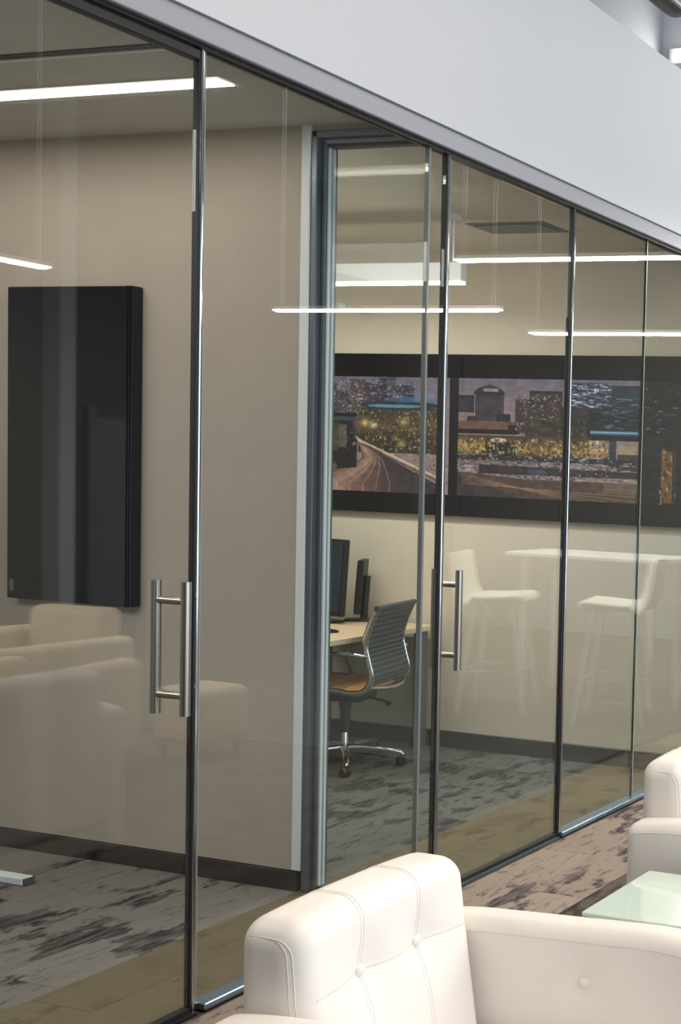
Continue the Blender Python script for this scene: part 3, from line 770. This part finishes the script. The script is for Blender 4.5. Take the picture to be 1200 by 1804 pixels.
# ------------------------------------------------------------------ white leather armchairs
def make_armchair():
    r = empty('armchair')
    # back: local x forward, width along y; leaning front, buttoned
    D, Wd, Hh = 0.135, 0.485, 0.61
    btn = [(-0.08, 0.66), (0.08, 0.66)]
    def bend(q):
        x, y, z = q
        zz = z + 0.495                                   # height above floor
        t = (0.80 - zz) / 0.6
        xx = x - 0.36 + D / 2
        if x > 0:                                        # front face slopes forward towards the seat
            f = x / (D / 2)
            xx += f * 0.10 * max(0, t) ** 1.1
            for by, bz in btn:
                d2 = ((y - by) / 0.05) ** 2 + ((zz - bz) / 0.055) ** 2
                xx -= f * 0.020 * math.exp(-d2)
            # soft channels along the seams
            for sy in (-0.08, 0.08):
                xx -= f * 0.0016 * math.exp(-((y - sy) / 0.010) ** 2)
            xx -= f * 0.0022 * math.exp(-((zz - 0.66) / 0.010) ** 2) * (1 if zz > 0.3 else 0)
        # crown of the top edge
        zz -= 0.012 * (abs(y) / 0.2425) ** 3 * max(0, min(1, (zz - 0.5) / 0.3))
        return (xx, y, zz)
    back = obj('backrest', rbox((D, Wd, Hh), 0.045, (6, 44, 50), bend), 'leather', r, True)
    def front(y, z):
        q = bend((D / 2, y, z - 0.495)); return Vector((q[0] + 0.0012, q[1], q[2]))
    for by in (-0.08, 0.08):
        for o_ in (-0.004, 0.004):
            raw = [(D / 2, by + o_, -0.195 + (Hh / 2 + 0.195) * k / 40) for k in range(41)] + [(D / 2 - (D - 0.02) * k / 14, by + o_, Hh / 2) for k in range(1, 15)]
            pts = [Vector(bend(round_pt(p, (D, Wd, Hh), 0.045))) for p in raw]
            tb('seam', pts, 0.0010, 'stitch', back, 5)
    tb('seam', [front(-0.21 + 0.42 * k / 30, 0.66) for k in range(31)], 0.0010, 'stitch', back, 5)
    for by, bz in btn:
        p = front(by, bz)
        bm = bmesh.new(); lathe(bm, [(0.002, 0.009), (0.008, 0.0075), (0.0115, 0.003), (0.011, -0.004)], 16)
        b_ = obj('button', bm, 'leather', back, True); b_.location = p; b_.rotation_euler = (0, math.radians(90), 0)
    for s in (-1, 1):                                    # double stitching round the side panels
        for o_ in (0.0, 0.011):
            raw = [(D / 2 - 0.014 - o_, s * Wd / 2, -0.20 + (Hh / 2 - 0.055 + 0.20) * k / 16) for k in range(17)]
            c = (D / 2 - 0.014 - o_ - 0.034, Hh / 2 - 0.055)
            raw += [(c[0] + 0.034 * math.cos(a), s * Wd / 2, c[1] + 0.034 * math.sin(a)) for a in [math.pi / 2 * k / 8 for k in range(1, 9)]]
            raw.append((-D / 2 + 0.03, s * Wd / 2, c[1] + 0.034))
            pts = [Vector(bend(round_pt(p, (D, Wd, Hh), 0.045))) for p in raw]
            tb('seam', pts, 0.0012, 'stitch', back, 5)
    # arms
    for s in (-1, 1):
        TH, LEN, AH = 0.095, 0.70, 0.565
        yc = s * (0.2425 + TH / 2 + 0.004)
        def armf(q, s=s):
            x, y, z = q
            zz = z + 0.075 + AH / 2
            top = max(0.0, min(1.0, (zz - 0.3) / 0.3))
            zz += top * (0.010 + 0.042 * (x + 0.30) - 0.6 * max(0.0, x - 0.16) ** 2 - 0.5 * max(0.0, -0.2 - x) ** 2)
            yy = y
            if y * s < 0:                                # inner face
                f = abs(y) / (TH / 2)
                d2 = ((x - 0.05) / 0.055) ** 2 + ((zz - 0.55) / 0.055) ** 2
                yy += s * f * 0.012 * math.exp(-d2)
            return (x + 0.0, yy + yc, zz)
        arm = obj('arm', rbox((LEN, TH, AH), 0.035, (40, 4, 30), armf), 'leather', r, True)
        for e in (-1, 1):
            tb('seam', [Vector(armf((-0.32 + 0.64 * k / 30, e * (TH / 2 - 0.001), AH / 2 - 0.028))) + Vector((0, e * 0.0006, 0)) for k in range(31)], 0.0010, 'stitch', arm, 5)
        p = Vector(armf((0.05, -s * TH / 2, 0.55 - 0.075 - AH / 2 - 0.02)))
        bm = bmesh.new(); lathe(bm, [(0.002, 0.009), (0.008, 0.0075), (0.0115, 0.003), (0.011, -0.004)], 16)
        b_ = obj('button', bm, 'leather', arm, True); b_.location = p; b_.rotation_euler = (math.radians(90) * s, 0, 0)
    sc = obj('seat_cushion', rbox((0.56, 0.475, 0.17), 0.05, (20, 20, 4), lambda q: (q[0] + 0.075, q[1], q[2] + 0.345 + 0.012 * math.cos(q[1] * 5))), 'leather', r, True)
    box('seat_base', -0.33, 0.335, -0.24, 0.24, 0.10, 0.27, 'leather', r, 0.01, 2)
    for x in (-0.28, 0.29):
        for y in (-0.26, 0.26):
            tb('leg', [(x, y, 0.0), (x, y, 0.11)], 0.017, 'dark_edge', r, 12)
    return r
ac = make_armchair()
ac.location = (-1.33, 1.972, 0.0)
tag(ac, 'white buttoned leather armchair in the foreground with its seat facing right', 'armchair', 'white leather armchairs')
ac2 = copy_tree(ac)
ac2.location = (-1.278, 3.365, 0.0)
tag(ac2, 'white leather armchair cut off by the right edge beyond the glass side table', 'armchair', 'white leather armchairs')

# side table with a mint glass top
stb = tag(empty('side_table', (-1.24, 2.765, 0.0)), 'square side table with pale mint glass top between the white armchairs', 'table')
box('glass_top', -0.262, 0.262, -0.172, 0.172, 0.537, 0.549, 'mint', stb, 0.002)
box('frame', -0.258, 0.258, -0.168, 0.168, 0.512, 0.5365, 'dark_edge', stb, 0.002)
for x in (-0.24, 0.24):
    for y in (-0.15, 0.15):
        box('leg', x - 0.012, x + 0.012, y - 0.012, y + 0.012, 0.0, 0.512, 'dark_edge', stb)
box('lower_shelf', -0.23, 0.23, -0.14, 0.14, 0.14, 0.155, 'dark_edge', stb)

# ------------------------------------------------------------------ beige lounge chairs (seen mirrored at left)
def make_lounge():
    r = empty('lounge_chair')
    for s, h in ((-1, 0.44), (1, 0.47)):
        obj('arm', rbox((0.86, 0.13, h), 0.045, (8, 3, 6), lambda q, s=s, h=h: (q[0], q[1] + s * 0.33, q[2] + 0.09 + h / 2 + 0.02 * (q[0] + 0.43) * (q[2] > 0))), 'fabric', r, True)
    obj('backrest', rbox((0.16, 0.53, 0.58), 0.05, (3, 8, 8), lambda q: (q[0] - 0.35 - 0.08 * (q[2] + 0.29), q[1], q[2] + 0.40)), 'fabric', r, True)
    obj('seat_cushion', rbox((0.62, 0.52, 0.18), 0.05, (8, 8, 3), lambda q: (q[0] + 0.06, q[1], q[2] + 0.32)), 'fabric', r, True)
    box('seat_base', -0.36, 0.38, -0.27, 0.27, 0.10, 0.24, 'fabric', r, 0.01, 2)
    for x in (-0.34, 0.36):
        for y in (-0.32, 0.32): tb('leg', [(x, y, 0.0), (x, y, 0.10)], 0.016, 'dark_edge', r, 10)
    return r
l1 = make_lounge(); l1.location = (-0.02, 4.46, 0.0); l1.rotation_euler = (0, 0, math.radians(84))
tag(l1, 'beige fabric lounge chair mirrored low at the left of the glass, nearest one', 'chair', 'beige lounge chairs')
l2 = copy_tree(l1); l2.location = (0.95, 5.30, 0.0); l2.rotation_euler = (0, 0, math.radians(-95))
tag(l2, 'beige fabric lounge chair mirrored behind the nearest one, only its back showing', 'chair', 'beige lounge chairs')
ot = tag(empty('ottoman', (-0.35, 5.30, 0.0)), 'low beige ottoman mirrored beside the beige lounge chair', 'ottoman')
obj('cushion', rbox((0.34, 0.34, 0.30), 0.05, (6, 6, 5), lambda q: (q[0], q[1], q[2] + 0.23)), 'fabric', ot, True)
for x in (-0.12, 0.12):
    for y in (-0.12, 0.12): tb('leg', [(x, y, 0.0), (x, y, 0.10)], 0.014, 'dark_edge', ot, 8)

# ------------------------------------------------------------------ bar stools and high table (seen mirrored in the right panes)
def make_stool():
    r = empty('bar_stool')
    pr = smooth_path([(0.20, 0, 0.735), (0.17, 0, 0.765), (0.02, 0, 0.755), (-0.10, 0, 0.752), (-0.165, 0, 0.785), (-0.20, 0, 0.87), (-0.235, 0, 1.06)], 6)
    bm = bmesh.new(); n = len(pr); rows = []
    for k, p in enumerate(pr):
        t = (pr[min(k + 1, n - 1)] - pr[max(k - 1, 0)]).normalized(); nr = Vector((t.z, 0, -t.x))
        hw = 0.205 + 0.012 * math.sin(math.pi * k / (n - 1))
        th = 0.020 + (0.005 * abs(math.sin(k * math.pi / 3)) if k > 18 else 0.006)
        ring = []
        for j in range(20):
            a = 2 * math.pi * j / 20; ca, sa = math.cos(a), math.sin(a)
            y = hw * math.copysign(abs(ca) ** 0.45, ca); w = th * math.copysign(abs(sa) ** 0.7, sa)
            cup = 0.05 * (abs(y) / 0.2) ** 2.5 * (1.0 if k > 20 else 0.25)
            ring.append(bm.verts.new(p + nr * (w - cup * (1 if k > 20 else 0)) + Vector((0, y, cup * (0.0 if k > 20 else 0.6)))))
        rows.append(ring)
    for A, B in zip(rows, rows[1:]):
        for j in range(20): bm.faces.new((A[j], A[(j + 1) % 20], B[(j + 1) % 20], B[j]))
    bm.faces.new(rows[0]); bm.faces.new(rows[-1])
    obj('seat_shell', bm, 'white_leather', r, True)
    ft = []
    for sx in (-1, 1):
        for sy in (-1, 1):
            tb('leg', [(sx * 0.12, sy * 0.14, 0.735), (sx * 0.215, sy * 0.205, 0.0)], 0.014, 'white_metal', r, 10)
    f = 0.745
    cs = [(sx * (0.12 + 0.095 * 0.62), sy * (0.14 + 0.065 * 0.62), 0.28) for sx, sy in ((1, 1), (1, -1), (-1, -1), (-1, 1))]
    tb('footrest', cs, 0.012, 'white_metal', r, 8, closed=True)
    box('seat_plate', -0.14, 0.14, -0.15, 0.15, 0.725, 0.738, 'white_metal', r)
    return r
sk = make_stool(); sk.location = (-0.94, 7.16, 0); sk.rotation_euler = (0, 0, math.atan2(0.32, -0.928))
tag(sk, 'white bar stool mirrored beside the tall handle of the right door', 'stool', 'white bar stools')
for loc, ang, lab in (((-1.80, 7.18, 0), math.atan2(-0.298, 0.955), 'white bar stool mirrored right of the slim post, back to the right'),
                      ((-2.16, 7.95, 0), math.atan2(-0.1, 1.0), 'white bar stool mirrored at the right edge of the glass')):
    q = copy_tree(sk); q.location = loc; q.rotation_euler = (0, 0, ang); tag(q, lab, 'stool', 'white bar stools')
bt = tag(empty('bar_table', (-1.30, 7.86, 0.0)), 'long white high table mirrored between the white bar stools', 'table')
box('table_top', -0.62, 0.62, -0.28, 0.28, 1.00, 1.03, 'white_metal', bt, 0.006)
for x in (-0.5, 0.5):
    for y in (-0.2, 0.2): box('leg', x - 0.018, x + 0.018, y - 0.018, y + 0.018, 0.0, 1.0, 'white_metal', bt)

# ------------------------------------------------------------------ rolling board standing edge-on in the left room, one foot in view
rb = tag(empty('rolling_board', (-4.62, 3.06, 0.0)), 'rolling board whose pale metal foot shows on the dark carpet at lower left', 'board')
box('panel', -0.012, 0.012, -0.36, 0.36, 0.75, 1.75, 'white_metal', rb, 0.003)
for y in (-0.37, 0.37):
    box('post', -0.015, 0.015, y - 0.015, y + 0.015, 0.03, 1.80, 'alu_white', rb)
    ft = box('foot', -0.32, 0.335, y - 0.022, y + 0.022, 0.0, 0.03, 'alu_white', rb, 0.004)
    for x in (-0.325, 0.337): box('end_cap', x - 0.004, x + 0.004, y - 0.020, y + 0.020, 0.003, 0.027, 'grey_metal', ft)
